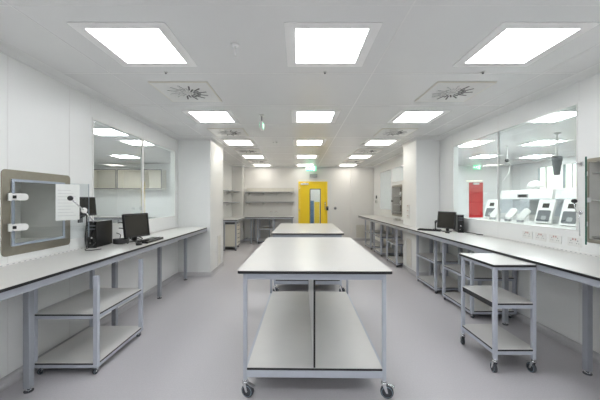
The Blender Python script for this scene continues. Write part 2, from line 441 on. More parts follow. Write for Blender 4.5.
for x, rn in ((-1.21, 'left'), (1.70, 'right')):
    for y, dn in ((3.31, 'nearest the camera'), (5.28, 'second from the camera'), (7.28, 'third from the camera'), (9.25, 'farthest from the camera')):
        lab = 'white ceiling vent with black swirl slots, %s on the %s' % (dn, rn)
        if vp is None: vp = make_vent(); vp.location = (x, y, CE); vp['label'] = lab
        else: dup(vp, (x, y, CE), 0, lab)
# sprinklers / sensors
sp = None
for x, rn in ((-1.23, 'left'), (.25, 'middle'), (1.72, 'right')):
    lab = 'small dark ceiling sensor beside the nearest %s light panel' % rn
    if sp is None:
        sp = empty('ceiling_sensor', (x, 2.79, CE), 0, lab, 'sensor', 'small ceiling sensors')
        b = MB(); b.lathe([(.018, -.0005), (.018, -.004), (.012, -.007), (0, -.007)], 'steel_light'); b.build('sensor_ring', sp)
        b = MB(); b.lathe([(.008, -.007), (.008, -.016), (0, -.018)], 'grey_dark'); b.build('sensor_tip', sp)
    else: dup(sp, (x, 2.79, CE), 0, lab)
for x, lab in ((-.50, 'left one of a pair of tiny ceiling sensors before the far lights'), (-.44, 'right one of a pair of tiny ceiling sensors before the far lights')):
    dup(sp, (x, 6.15, CE), 0, lab)
dd = dup(sp, (.36, 7.3, CE), 0, 'small ceiling sensor between the third and fourth middle light panels')
t = empty('ceiling_sprinkler', (-.485, 2.30, CE), 0, 'white ceiling sprinkler with a flat round plate and thin stem', 'sprinkler')
b = MB(); b.lathe([(.032, -.0005), (.032, -.006), (.02, -.012), (.006, -.014)], 'white_frame'); b.build('ceiling_plate', t)
b = MB(); b.cyl((0, 0, -.012), (0, 0, -.085), .006, 'white_frame', n=10); b.lathe([(.0, -.094), (.008, -.092), (.008, -.085), (0, -.083)], 'white', 12); b.build('stem', t)

def exit_sign(name, loc, rz, w, h, lab, stem=0, box=False):
    """local: face towards -Y, top at z=0 (ceiling)"""
    e = empty(name, loc, rz, lab, 'exit sign')
    b = MB(); z1 = -stem
    b.box(-w/2-.012, w/2+.012, -.02, .02, z1-h-.012, z1-.001, 'white_plastic')
    if stem:
        b.box(-.05, .05, -.03, .03, -.012, -.0005, 'white_plastic'); b.cyl((0, 0, -.01), (0, 0, z1), .007, 'grey', n=10)
    b.build('sign_case', e, bevel=.002)
    for s in (-1, 1):
        b = MB()
        y0, y1 = (-.024, -.0202) if s < 0 else (.0202, .024)
        b.box(-w/2, w/2, y0, y1, z1-h, z1-.01, 'sign_green')
        o = b.build('sign_face', e)
        b = MB(); yy0, yy1 = (-.0265, -.0242) if s < 0 else (.0242, .0265)
        zc = z1 - h/2 - .004; k = h
        b.box(.16*w, .34*w, yy0, yy1, zc-.32*k, zc+.32*k, 'sign_white')
        b.prism(arrow_pts(.14*w, -.34*w, zc, 1), yy0, yy1, 'sign_white', 'y')
        # running figure: head, body, arms, legs
        b.prism([(-.02*w+.05*k*math.cos(a), zc+.27*k+.05*k*math.sin(a)) for a in [2*PI*i/10 for i in range(10)]], yy0, yy1, 'sign_white', 'y')
        for (x0, q0, x1, q1, tt) in ((-.03, .2, -.07, -.05, .05), (-.07, -.05, .03, -.16, .035), (.03, -.16, .02, -.32, .03), (-.07, -.05, -.15, -.22, .035), (-.15, -.22, -.22, -.2, .03), (-.03, .17, .06, .05, .025), (-.03, .17, -.14, .06, .025)):
            p0, p1 = Vector((x0*w, zc+q0*k)), Vector((x1*w, zc+q1*k)); dr = (p1-p0).normalized(); nn = Vector((-dr.y, dr.x))*tt*k
            b.prism([tuple(p0+nn), tuple(p1+nn), tuple(p1-nn), tuple(p0-nn)], yy0, yy1, 'sign_white', 'y')
        b.build('pictogram', o)
    return e
exit_sign('exit_sign', (.46, 10.42, CE), 0, .36, .19, 'green lit exit sign hanging above the yellow door')
exit_sign('exit_sign', (6.02, 10.1, CE), 0, .26, .17, 'green lit exit sign above the red door behind the right window')
exit_sign('exit_sign', (-.51, 4.22, CE), PI/2, .14, .085, 'small hanging green exit sign seen edge on below the ceiling', stem=.10)
t = empty('wall_sounder', (.55, YF, 2.315), 0, 'grey slatted sounder box on the wall above the yellow door', 'alarm sounder')
b = MB(); b.box(-.14, .14, -.06, -.0005, -.065, .065, 'steel_light'); b.build('body', t, bevel=.004)
b = MB()
for k in range(4): b.box(-.125, .125, -.066, -.06, -.05+.027*k, -.038+.027*k, 'grey_dark')
b.build('slats', t)

# ------------------------------------------------------------------ castors
def castor(parent, x, y, z_top, R, rot, name='castor', blue=True, brake=True):
    """castor with its stem at x,y; wheel radius R; z_top is where it meets the frame"""
    e = MB()
    off = R*.45; th = R*.34
    zc = R
    e.cyl((0, 0, z_top), (0, 0, z_top-.012), .016 if R > .03 else .011, 'chrome', n=14)
    e.lathe([(.010, z_top-.012), (R*.5, z_top-.016), (R*.5, z_top-.024), (.006, z_top-.026)], 'chrome', 16)
    for s in (-1, 1):
        e.prism([(-R*.35, z_top-.02), (R*.30, z_top-.02), (off+R*.16, zc-R*.12), (off-R*.16, zc-R*.12)], s*th*1.15-.0015, s*th*1.15+.0015, 'chrome', 'y')
    e.cyl((off, -th*1.4, zc), (off, th*1.4, zc), R*.14, 'chrome', n=12)
    e.box(-R*.35, R*.35, -th*1.15, th*1.15, z_top-.026, z_top-.02, 'chrome')
    if brake:
        n0 = e.n(); e.box(-R*.2, R*.9, -th*.9, th*.9, -.002, .002, 'chrome'); e.xf(n0, Matrix.Translation((off+R*.3, 0, zc+R*1.12)) @ Matrix.Rotation(.35, 4, 'Y'))
    o = e.build(name, parent); o.location = (x, y, 0); o.rotation_euler = (0, 0, rot)
    w = MB()
    w.lathe([(R*.80, -th), (R*.96, -th*.9), (R, -th*.4), (R, th*.4), (R*.96, th*.9), (R*.80, th)], 'rubber', 28, 'y', (off, 0, zc))
    w.lathe([(R*.12, -th*1.02), (R*.45, -th*.8), (R*.84, -th*1.03), (R*.84, th*1.03), (R*.45, th*.8), (R*.12, th*1.02)], 'wheel_blue' if blue else 'grey', 28, 'y', (off, 0, zc))
    w.build('wheel', o)
    return o

def slab(b, x0, x1, y0, y1, z0, z1, top='laminate', r=.0):
    if r > 0:
        b.prism(rrect((x0+x1)/2, (y0+y1)/2, x1-x0, y1-y0, r, 4), z0, z1, 'core', 'z', cap=top, capb=top)
    else: b.box(x0, x1, y0, y1, z0, z1, 'core', top=top, bottom=top)
    # laminate skin
def skin(b, x0, x1, y0, y1, z, top, r):
    b.prism(rrect((x0+x1)/2, (y0+y1)/2, x1-x0, y1-y0, r, 4), z, z+.0035, top, 'z')

# ------------------------------------------------------------------ mobile work tables
TW, TL, TZ = 1.12, 1.94, .94
def make_table(label):
    e = empty('work_table', (0, 0, 0), 0, label, 'table', 'mobile work tables down the middle of the lab')
    b = MB(); slab(b, -TW/2, TW/2, 0, TL, TZ-.022, TZ-.003, 'laminate', .02); skin(b, -TW/2, TW/2, 0, TL, TZ-.003, 'laminate', .02)
    b.build('tabletop', e)
    ix, iy, s = TW/2-.035, .045, .028   # outer frame line, leg size
    b = MB()
    for y0, y1 in ((iy, iy+.025), (TL-iy-.025, TL-iy)):
        b.box(-ix+s, ix-s, y0, y1, TZ-.075, TZ-.0225, 'frame'); b.box(-ix+s, ix-s, y0, y1, .145, .197, 'frame')
    for x0, x1 in ((-ix, -ix+.025), (ix-.025, ix)):
        b.box(x0, x1, iy+s, TL-iy-s, TZ-.075, TZ-.0225, 'frame'); b.box(x0, x1, iy+s, TL-iy-s, .145, .197, 'frame')
    b.build('table_frame', e, bevel=.002)
    for x in (-ix, ix-s):
        for y in (iy, TL-iy-s):
            b = MB(); b.box(x, x+s, y, y+s, .125, TZ-.0225, 'frame'); b.build('leg', e, bevel=.003)
    b = MB(); slab(b, -ix+s, ix-s, iy+.004, TL-iy-.004, .1975, .2135, 'laminate_grey', 0); b.box(-ix+s, ix-s, iy+.006, TL-iy-.006, .2135, .2165, 'laminate_grey'); b.build('lower_shelf', e)
    b = MB(); b.box(-.007, .007, iy+.012, TL-iy-.012, .217, TZ-.0235, 'laminate_grey'); b.box(-.007, .007, iy+.004, iy+.012, .217, TZ-.0235, 'core'); b.build('divider', e)
    for x, y, rt in ((-ix+s/2, iy+s/2, -.40), (ix-s/2, iy+s/2, -.22), (-ix+s/2, TL-iy-s/2, 1.2), (ix-s/2, TL-iy-s/2, 2.2)):
        castor(e, x, y, .126, .047, rt)
    return e
t1 = make_table('long white-topped mobile work table nearest the camera')
t1.location = (.12, 2.155, 0); t1.rotation_euler = (0, 0, math.radians(-.9))
t2 = dup(t1, (.148, 4.595, 0), math.radians(-1.1), 'long white-topped mobile work table behind the nearest one')

# ------------------------------------------------------------------ benches
def foot(b, x, y, top=.035):
    b.lathe([(.0, .001), (.030, .001), (.032, .008), (.022, .014), (.009, .016), (.009, top)], 'rubber', 20, 'z', (x, y, 0))
    b.lathe([(.0225, .0145), (.016, .018), (.0095, .019)], 'chrome', 20, 'z', (x, y, 0))
def bench(name, loc, rz, poly, zt, legs, rails, lab, cat='workbench', lm='frame_dark', th=.022, ls=.046):
    e = empty(name, loc, rz, lab, cat)
    b = MB(); b.prism(poly, zt-th, zt-.003, 'core', 'z'); b.prism(poly, zt-.003, zt, 'laminate_grey' if False else 'laminate', 'z'); b.build('worktop', e)
    b = MB()
    for r in rails: b.box(*r, 'frame_mid')
    b.build('bench_frame', e, bevel=.002)
    for x, y in legs:
        b = MB(); b.box(x-ls/2, x+ls/2, y-ls/2, y+ls/2, .03, zt-th-.051, lm)
        o = b.build('leg', e, bevel=.003)
        b = MB(); foot(b, x, y); b.build('foot', o)
    return e
CZ = .94
EL, ER = -1.70, 1.98
# left: world coordinates relative to empty at (EL, 0.6)
yl = [1.22, 2.272, 3.34, 4.42, 5.44]
legsL = [(-2.04-EL, y-.6) for y in yl]
rl = [(-.04, -.010, 0.02, 5.05, CZ-.072, CZ-.0225), (XL-EL+.01, XL-EL+.04, .02, 5.05, CZ-.072, CZ-.0225)]
rl += [(XL-EL+.04, -.04, y-.6-.02, y-.6+.02, CZ-.072, CZ-.0225) for y in yl]
bl = bench('lab_bench', (EL, .6, 0), 0, [(XL-EL+.003, 0), (0, 0), (0, 5.0), (-.03, 5.066), (XL-EL+.003, 5.066)], CZ, legsL, rl,
      'long white-topped grey framed bench along the left wall')
yr = [1.5, 2.50, 3.49, 4.46, 5.43, 7.43, 8.57, 9.75]
legsR = [(2.412-ER, y-.6) for y in yr]
rr = [(.010, .04, .02, 9.28, CZ-.072, CZ-.0225), (XR-ER-.04, XR-ER-.01, .02, PY-.62, CZ-.072, CZ-.0225), (XR-ER-.04, XR-ER-.01, 5.80, 9.38, CZ-.072, CZ-.0225)]
rr += [(.04, XR-ER-.04, y-.6-.02, y-.6+.02, CZ-.072, CZ-.0225) for y in yr]
px0 = PRX-ER-.003
bench('lab_bench', (ER, .6, 0), 0, [(0, 0), (XR-ER-.003, 0), (XR-ER-.003, PY-.603), (px0, PY-.603), (px0, 5.783), (XR-ER-.003, 5.783), (XR-ER-.003, 9.42), (.08, 9.42), (0, 9.30)],
      CZ, legsR, rr, 'very long white-topped bench along the right wall passing the pillar')
# cable slot strip behind each bench: low castellated upstand
def upstand(x, y0, y1, lab, sgn):
    b = MB(); b.box(min(x, x+sgn*.012), max(x, x+sgn*.012), y0, y1, CZ+.0005, CZ+.02, 'white')
    k = y0 + .02
    while k < y1 - .03:
        b.box(min(x+sgn*.012, x+sgn*.0135), max(x+sgn*.012, x+sgn*.0135), k, k+.018, CZ+.004, CZ+.010, 'seam_dark'); k += .05
    tag(b.build('bench_upstand'), lab, 'upstand')
upstand(XL+.003, .6, 5.6, 'low slotted white strip at the back of the left bench', 1)
upstand(XR-.003, .6, 5.6, 'low slotted white strip at the back of the right bench', -1)

# alcove benches
BZ = .885
bench('alcove_bench', (-1.86, 9.92, 0), 0, [(0, 0), (1.72, 0), (1.72, .775), (0, .775)], BZ, [(.30, .08), (1.66, .08), (.30, .70), (1.66, .70), (.85, .70)],
      [(.02, 1.70, .012, .04, BZ-.07, BZ-.0225), (.02, 1.70, .73, .76, BZ-.07, BZ-.0225), (.05, .30, .06, .10, .10, .13), (.05, .08, .06, .70, .10, .13)],
      'grey and white bench against the far wall left of the yellow door', th=.02, ls=.04)
bench('alcove_bench', (XL+.003, 8.55, 0), 0, [(0, 0), (.53, 0), (.53, 1.3), (.40, 1.365), (.40, 1.74), (0, 1.74)], BZ-.003, [(.15, .06), (.48, .06), (.15, 1.0)],
      [(.485, .515, .02, 1.3, BZ-.073, BZ-.0255), (.02, .485, .02, .05, BZ-.073, BZ-.0255), (.02, .05, .05, 1.7, BZ-.073, BZ-.0255)],
      'short bench on the left wall beyond the left pillar', th=.02, ls=.04)

# ------------------------------------------------------------------ shelf trolleys under the benches (open tops)
def make_cart(label):
    """local: aisle face at x=0, body to +x .55, y 0..L"""
    e = empty('shelf_trolley', (0, 0, 0), 0, label, 'trolley', 'two-shelf trolleys parked under the benches')
    W, L, s, zt = .555, .74, .035, .82
    for x in (0, W-s):
        for y in (0, L-s):
            b = MB(); b.box(x, x+s, y, y+s, .058, zt, 'frame'); b.build('post', e, bevel=.002)
    for z in (.085, .49):
        b = MB()
        b.box(s, W-s, .004, .026, z-.027, z, 'frame'); b.box(s, W-s, L-.026, L-.004, z-.027, z, 'frame')
        b.box(.004, .026, s, L-s, z-.027, z, 'frame'); b.box(W-.026, W-.004, s, L-s, z-.027, z, 'frame')
        b.box(s+.001, W-s-.001, .002, L-.002, z+.0003, z+.013, 'core'); b.box(.002, s+.001, s+.001, L-s-.001, z+.0003, z+.013, 'core'); b.box(W-s-.001, W-.002, s+.001, L-s-.001, z+.0003, z+.013, 'core')
        b.box(s+.001, W-s-.001, .002, L-.002, z+.013, z+.016, 'laminate_grey'); b.box(.002, s+.001, s+.001, L-s-.001, z+.013, z+.016, 'laminate_grey'); b.box(W-s-.001, W-.002, s+.001, L-s-.001, z+.013, z+.016, 'laminate_grey')
        b.build('shelf', e)
    for x in (.025, W-.07):
        for y in (.03, L-.03):
            castor(e, x, y, .058, .024, random.uniform(0, 6.28) if False else (.4 if y < .1 else 1.4), brake=False)
    return e
c0 = make_cart('grey two-shelf trolley under the left bench'); c0.location = (-1.66, 2.48+.74, 0); c0.rotation_euler = (0, 0, PI)
for y, lab in ((4.62, 'grey two-shelf trolley beside the right pillar under the computer'), (3.65, 'grey two-shelf trolley under the right bench behind the tall trolley'),
               (6.45, 'two-shelf trolley just beyond the right pillar'), (7.67, 'middle of the three two-shelf trolleys beyond the right pillar'), (8.74, 'farthest two-shelf trolley under the right bench')):
    dup(c0, (2.11, y, 0), 0, lab)
# back alcove trolley
c = dup(c0, (-1.36, 9.99, 0), 0, 'two-shelf trolley under the far bench left of the yellow door'); c.scale = (1, .78, 1)

# ------------------------------------------------------------------ tall three-tier trolley
t = empty('tier_trolley', (1.622, 2.485, 0), 0, 'grey three-tier trolley with white top standing out from the right bench', 'trolley')
W, L, s = .352, .515, .030
for x in (0, W-s):
    for y in (0, L-s):
        b = MB(); b.box(x+.012, x+.012+s, y+.012, y+.012+s, .118, .892, 'frame'); b.build('post', t, bevel=.003)
b = MB(); slab(b, -.002, W+.026-.022, -.002, L+.026, .8925, .911, 'laminate', .01); skin(b, -.002, W+.004, -.002, L+.026, .911, 'laminate', .01); b.build('trolley_top', t)
for z in (.575, .190):
    b = MB(); a = .012
    b.box(a+s, a+W-s, a+.002, a+.022, z-.03, z, 'frame'); b.box(a+s, a+W-s, a+L-.022, a+L-.002, z-.03, z, 'frame')
    b.box(a+.002, a+.022, a+s, a+L-s, z-.03, z, 'frame' if z < .3 else 'core'); b.box(a+W-.022, a+W-.002, a+s, a+L-s, z-.03, z, 'frame' if z < .3 else 'core')
    for m_, z0, z1 in (('core', z+.0003, z+.014), ('laminate_grey', z+.014, z+.017)):
        b.box(a+s, a+W-s, a, a+L, z0, z1, m_); b.box(a, a+s, a+s, a+L-s, z0, z1, m_); b.box(a+W-s, a+W, a+s, a+L-s, z0, z1, m_)
    b.build('shelf', t)
b = MB(); a = .012
for z in (.865,):
    b.box(a+s, a+W-s, a+.002, a+.024, z, z+.027, 'frame'); b.box(a+s, a+W-s, a+L-.024, a+L-.002, z, z+.027, 'frame')
    b.box(a+.002, a+.024, a+s, a+L-s, z, z+.027, 'frame'); b.box(a+W-.024, a+W-.002, a+s, a+L-s, z, z+.027, 'frame')
b.build('top_frame', t)
for x, y, rt in ((a+s/2, a+s/2, 1.45), (a+W-s/2, a+s/2, 1.7), (a+s/2, a+L-s/2, 1.3), (a+W-s/2, a+L-s/2, 1.9)):
    castor(t, x, y, .120, .040, rt)

# ------------------------------------------------------------------ pass-through hatches
def hatch(name, loc, rz, w, h, margin, depth, lab, door_angle=0, shelves=(), hinge='left', notice=False, glassm='glass_door', mat_in='liner', dwr=0.0, edge='seal'):
    """local frame: opening centred x, z=0 at opening bottom, front faces -Y; box runs to +Y"""
    e = empty(name, loc, rz, lab, 'pass-through hatch')
    b = MB(); b.ring(rrect(0, h/2, w+2*margin, h+2*margin, .035), rrect(0, h/2, w-.002, h-.002, .012), -.008, -.0008, 'steel')
    b.build('hatch_frame', e)
    b = MB(); k = .004
    b.box(-w/2+.001, -w/2+k, -.001, depth, .001, h-.001, mat_in); b.box(w/2-k, w/2-.001, -.001, depth, .001, h-.001, mat_in)
    b.box(-w/2+k, w/2-k, -.001, depth, .001, k, mat_in); b.box(-w/2+k, w/2-k, -.001, depth, h-k, h-.001, mat_in)
    b.box(-w/2+k, w/2-k, depth-k, depth, k, h-k, mat_in)
    b.build('hatch_liner', e)
    for z in shelves:
        b = MB(); b.box(-w/2+k, w/2-k, .02, depth-k, z, z+.012, 'steel_light'); b.build('shelf', e)
    # door, in its own local frame with hinge at origin, leaf along +X (hinge left) or -X
    s = 1 if hinge == 'left' else -1
    dw = w - .03 + dwr; dh = h - .04
    b = MB(); b.box(min(0, s*dw), max(0, s*dw), -.010, 0, 0, dh, glassm)
    b.box(s*dw if s > 0 else s*dw-.0015, s*dw+.0015 if s > 0 else s*dw, -.010, 0, 0, dh, edge)
    door = b.build('hatch_door', e); door.location = (-s*(w/2-.005), -.026, .02); door.rotation_euler = (0, 0, -s*door_angle)
    return e, door, s, dw, dh
e, dr, s, dw, dh = hatch('transfer_hatch', (XL, 2.635, 1.08), PI/2, .55, .54, .07, .42, 'stainless pass-through hatch with a glass door ajar on the left wall',
                         math.radians(29), (), 'left', dwr=.02)
# strip frame on the glass leaf
b = MB(); b.ring(rrect(0, .27, .535, .535, .006, 2), rrect(0, .27, .495, .495, .004, 2), -.016, -.0082, 'seal')
b.build('seal_strip', e)
for z in (.134, .374):
    b = MB(); b.prism(rrect(.035, z, .105, .055, .024), -.020, -.0102, 'white', 'y'); b.box(-.035, -.012, -.024, .0, z-.03, z+.03, 'white'); b.box(-.012, .012, -.026, -.0205, z-.012, z+.012, 'black')
    b.build('hinge', dr, bevel=.002)
b = MB()
b.tube([(dw-.055, -.012, .254), (dw-.055, -.035, .254), (dw-.13, -.09, .305), (dw-.21, -.146, .36)], .006, 'chrome', 10)
b.tube([(dw-.055, -.035, .254), (dw-.01, -.03, .20), (dw+.035, -.02, .14)], .006, 'chrome', 10)
b.lathe([(.0, -.002), (.024, -.002), (.026, .006), (.024, .014), (0, .016)], 'white', 20, 'y', (dw-.055, -.045, .254))
b.lathe([(0, -.022), (.014, -.018), (.022, -.006), (.022, .006), (.014, .018), (0, .022)], 'black', 20, 'z', (dw-.215, -.15, .365))
b.build('door_handle', dr)
nt_ = MB(); nt_.box(.275, .46, -.0115, -.0103, .17, .49, 'paper')
for k in range(9): nt_.box(.29, .43-.02*(k % 3), -.0121, -.0116, .21+.028*k, .2125+.028*k, 'ink')
nb = nt_.build('paper_notice', dr)

# right hatch: open glass door seen edge on
e, dr, s, dw, dh = hatch('transfer_hatch', (XR, 2.39, 1.09), -PI/2, .74, .71, .03, .42, 'open stainless pass-through hatch with a green edged glass door on the right wall',
                         math.radians(44.0), (.02, .35, .60), 'left', glassm='acrylic', dwr=-.05, edge='green_edge')
for z in (.12, .58):
    b = MB(); b.box(-.012, .05, -.016, .006, z-.02, z+.02, 'white_plastic'); b.build('hinge', dr, bevel=.002)
for nm, zz in (('latch', .34),):
    b = MB(); b.box(.08, .12, .001, .026, zz-.022, zz+.022, 'white'); b.build(nm, dr, bevel=.003)
t = empty('pull_lever', (XR, 2.84, 1.33), -PI/2, 'black ball handle on a bent rod beside the right window', 'handle')
b = MB(); b.lathe([(.0, -.006), (.018, -.006), (.018, -.0005), (0, -.0005)], 'chrome', 16, 'y'); b.tube([(0, -.005, 0), (0, -.04, .0), (0, -.06, .05), (0, -.065, .10)], .005, 'chrome', 10); b.tube([(0, -.005, -.0), (0, -.02, -.05), (0, -.012, -.22)], .004, 'chrome', 10); b.build('rod', t)
b = MB(); b.lathe([(0, -.020), (.016, -.016), (.024, -.005), (.024, .005), (.016, .016), (0, .020)], 'black', 20, 'z', (0, -.065, .11)); b.build('knob', t)
t = empty('door_stay', (XR, 2.83, 1.79), -PI/2, 'small chrome door catch high beside the right window', 'door catch')
b = MB(); b.box(-.015, .015, -.012, -.0005, -.02, .02, 'chrome'); b.tube([(0, -.01, 0), (.0, -.04, .0), (.0, -.05, .015)], .006, 'chrome', 10); b.build('catch', t)

# far right hatch with shelves and contents
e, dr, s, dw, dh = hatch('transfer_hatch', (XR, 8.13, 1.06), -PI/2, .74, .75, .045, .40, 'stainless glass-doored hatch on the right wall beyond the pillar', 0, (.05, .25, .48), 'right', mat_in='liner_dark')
b = MB(); b.box(-.70, -.64, -.03, -.0102, .32, .36, 'black'); b.build('latch', dr)
for z, q in ((.262, 'middle'), (.492, 'top')):
    b = MB(); b.lathe([(0, .001), (.07, .001), (.10, .05), (.085, .11), (.03, .14), (0, .145)], 'white', 24)
    o = b.build('glass_vessel'); o.location = (XR+.2, 8.22, 1.06+z); tag(o, 'rounded white vessel on the %s shelf of the far right hatch' % q, 'vessel')

# ------------------------------------------------------------------ computers
def make_monitor(label, scr='screen'):
    """base at origin, screen faces -Y"""
    e = empty('computer_monitor', (0, 0, 0), 0, label, 'monitor')
    b = MB(); b.prism([(.10*math.cos(a), .075*math.sin(a)) for a in [2*PI*k/28 for k in range(28)]], 0, .012, 'black', 'z'); b.build('base', e, bevel=.003)
    b = MB(); b.box(-.028, .028, .005, .035, .012, .16, 'black'); b.build('stand', e, bevel=.004)
    tilt = Matrix.Translation((0, -.005, .215)) @ Matrix.Rotation(math.radians(-7), 4, 'X')
    b = MB(); W, Hh = .40, .315
    b.ring(rrect(0, 0, W, Hh, .012, 3), rrect(0, 0, W-.032, Hh-.032, .003, 3), -.022, .01, 'black')
    b.box(-W/2+.012, W/2-.012, -.008, .012, -Hh/2+.012, Hh/2-.012, 'black'); b.box(-.12, .12, .012, .032, -.09, .09, 'black')
    b.xf(0, tilt); b.build('casing', e)
    b = MB(); b.box(-W/2+.0165, W/2-.0165, -.014, -.0085, -Hh/2+.0165, Hh/2-.0165, scr); b.xf(0, tilt); b.build('screen', e)
    return e
def face(dx, dy):  # rotation so local -Y points to (dx,dy)
    return math.atan2(dy, dx) + PI/2
m1 = make_monitor('black flat monitor on the left bench'); m1.location = (-1.995, 3.69, CZ+.0005); m1.rotation_euler = (0, 0, face(.97, -.30))
m1.scale = (.92, .92, .92)
m2 = dup(m1, (2.40, 4.84, CZ+.0005), face(-.90, -.44), 'black flat monitor on the right bench'); m2.scale = (.80, .80, .86)
def make_keyboard(label):
    e = empty('keyboard', (0, 0, 0), 0, label, 'keyboard', 'black keyboards')
    b = MB(); b.prism([(-.07, 0), (.07, 0), (.075, .012), (.04, .018), (-.07, .026)], -.22, .22, 'black', 'x'); b.build('keyboard_body', e, bevel=.003)
    b = MB()
    for r in range(5):
        x = -.205
        while x < .19:
            w = .017 if not (r == 0 and -.1 < x < .02) else .10
            z = .0275 - r*.0022
            y = .0 - .055 + r*.022
            b.box(x, x+w-.003, -y-.008 if False else y*-1-.008, y*-1+.009, .016, .030 - (4-r)*0 - .0012*r*0, 'black_gloss'); x += w + .002
    b.build('keys', e)
    return e
k1 = make_keyboard('black keyboard in front of the left bench monitor'); k1.location = (-1.83, 3.72, CZ+.0005); k1.rotation_euler = (0, 0, face(1, .03))
k1.location.z = CZ + .0005
k2 = dup(k1, (2.19, 4.99, CZ+.0005), math.radians(-40), 'black keyboard beside the right bench monitor'); k2.scale = (.82, .82, 1)
b = MB(); b.lathe([(.0, .0005), (.032, .0005), (.034, .012), (.022, .028), (0, .033)], 'black', 20)
o = b.build('computer_mouse'); o.location = (2.30, 4.62, CZ+.0005); o.scale = (.9, 1.4, 1); tag(o, 'black computer mouse on the right bench near the monitor', 'mouse')
o2 = o.copy(); C.objects.link(o2); o2.location = (-1.80, 3.40, CZ+.0005); o2['label'] = 'black computer mouse on the left bench nearer than the keyboard'
def make_pc(label):
    e = empty('desktop_computer', (0, 0, 0), 0, label, 'computer')
    b = MB(); b.box(-.05, .05, .0, .34, .006, .29, 'black'); b.box(-.047, .047, -.003, .01, .0, .006, 'black'); b.build('case', e, bevel=.004)
    b = MB(); b.box(-.047, .047, -.008, -.0005, .012, .285, 'black_gloss'); b.build('front_panel', e, bevel=.002)
    b = MB(); b.box(-.038, .038, -.0105, -.0085, .20, .214, 'grey_dark'); b.box(-.038, .038, -.0105, -.0085, .235, .25, 'grey_dark')
    b.lathe([(.0, -.0115), (.010, -.0105), (.010, -.0085), (0, -.0085)], 'chrome', 16, 'y', (0, 0, .11)); b.box(-.02, -.008, -.0105, -.0085, .05, .058, 'steel_light'); b.build('front_controls', e)
    return e
p1 = make_pc('small black desktop computer at the left wall'); p1.scale = (.95, .9, .97); p1.location = (-2.19, 3.19, CZ+.0005); p1.rotation_euler = (0, 0, math.radians(4))
p2 = dup(p1, (2.54, 4.68, CZ+.0005), math.radians(-15), 'small black desktop computer behind the right bench monitor'); p2.scale = (.9, .9, .95)
# cables
def cable(pts, r, lab, name='computer_cable', m='black', grp=None):
    P = [Vector(p) for p in pts]; out = []
    for k in range(len(P)-1):
        p0, p1, p2_, p3 = P[max(k-1, 0)], P[k], P[k+1], P[min(k+2, len(P)-1)]
        for q in range(6):
            u = q/6; out.append(.5*((2*p1) + (-p0+p2_)*u + (2*p0-5*p1+4*p2_-p3)*u*u + (-p0+3*p1-3*p2_+p3)*u**3))
    out.append(P[-1]); b = MB(); b.tube(out, r, m, 8)
    return tag(b.build(name), lab, 'cable', grp)
z0 = CZ + .013
cable([(-2.12, 3.535, 1.18), (-2.10, 3.60, 1.17), (-2.10, 3.68, 1.05), (-2.06, 3.74, z0), (-2.0, 3.86, z0), (-2.04, 3.78, z0+.05)], .006, 'thick black cable looping from the left computer to its monitor')
cable([(-2.14, 3.54, 1.06), (-2.13, 3.60, 1.03), (-2.15, 3.62, z0), (-2.12, 3.75, z0), (-2.16, 3.86, z0), (-2.06, 3.9, z0)], .005, 'black cable lying behind the left monitor')
coil = [(-2.02 + .075*math.cos(a)*(1+.08*math.sin(3*a)), 3.42 + .085*math.sin(a), z0 + .004 + .0035*k/4 + .004*math.sin(2*a)) for k, a in enumerate([i*2*PI/10 for i in range(60)])]
cable(coil, .0065, 'coil of black cable on the left bench between computer and monitor', 'cable_coil')
cable([(-1.96, 3.45, z0), (-1.90, 3.52, z0), (-1.88, 3.57, z0)], .004, 'thin pale cable on the left bench below the monitor', m='white_plastic')
cable([(-2.11, 3.53, 1.12), (-2.05, 3.56, 1.10), (-2.06, 3.60, 1.0), (-2.09, 3.66, z0), (-2.12, 3.60, z0), (-2.08, 3.55, z0+.01)], .006, 'black cable looping tightly behind the left computer')
cable([(-2.13, 3.16, 1.0), (-2.11, 3.08, .98), (-2.13, 3.0, z0), (-2.05, 2.96, z0), (-2.0, 3.05, z0)], .004, 'thin black cable in front of the left computer')
cable([(2.62, 4.72, z0), (2.60, 4.60, z0), (2.63, 4.45, z0), (2.60, 4.36, z0), (2.64, 4.28, z0)], .007, 'black cable trailing from the right computer along the wall')
t = empty('barcode_scanner', (2.40, 5.24, CZ+.0005), 0, 'small black handset standing beyond the right keyboard', 'handset')
b = MB(); b.lathe([(0, .0), (.035, .0), (.035, .008), (.01, .014), (0, .014)], 'black', 16); b.build('base', t)
b = MB(); b.tube([(0, 0, .012), (0, 0, .10), (0, -.01, .13), (0, -.04, .15)], [.010, .012, .020, .016], 'black', 10); b.build('head', t)
# small touch monitor on a wall arm behind the glass door
t = empty('wall_terminal', (XL, 3.10, 1.385), 0, 'small slim black touch monitor on a wall arm above the left computer', 'monitor')
ang = Matrix.Translation((.090, .0, 0)) @ Matrix.Rotation(math.radians(62), 4, 'Z') @ Matrix.Rotation(math.radians(-8), 4, 'X')
b = MB(); b.box(-.08, .08, -.016, .040, -.095, .095, 'black'); b.xf(0, ang); b.build('casing', t, bevel=.004)
b = MB(); b.box(-.07, .07, -.0185, -.0165, -.08, .085, 'screen'); b.xf(0, ang); b.build('screen', t)
b = MB(); b.box(-.0825, -.0802, -.012, .036, -.088, .088, 'screen_blue'); b.xf(0, ang); b.build('side_panel', t)
b = MB(); b.tube([(.005, .02, -.12), (.04, .03, -.10), (.06, .03, -.05)], .010, 'grey_dark', 10); b.box(.0005, .012, -.01, .05, -.17, -.07, 'grey_dark'); b.build('wall_arm', t)
cable([(XL+.08, 3.11, 1.29), (XL+.08, 3.11, 1.20), (XL+.05, 3.13, 1.06), (XL+.07, 3.12, z0)], .006, 'dark cable hanging from the small wall monitor')

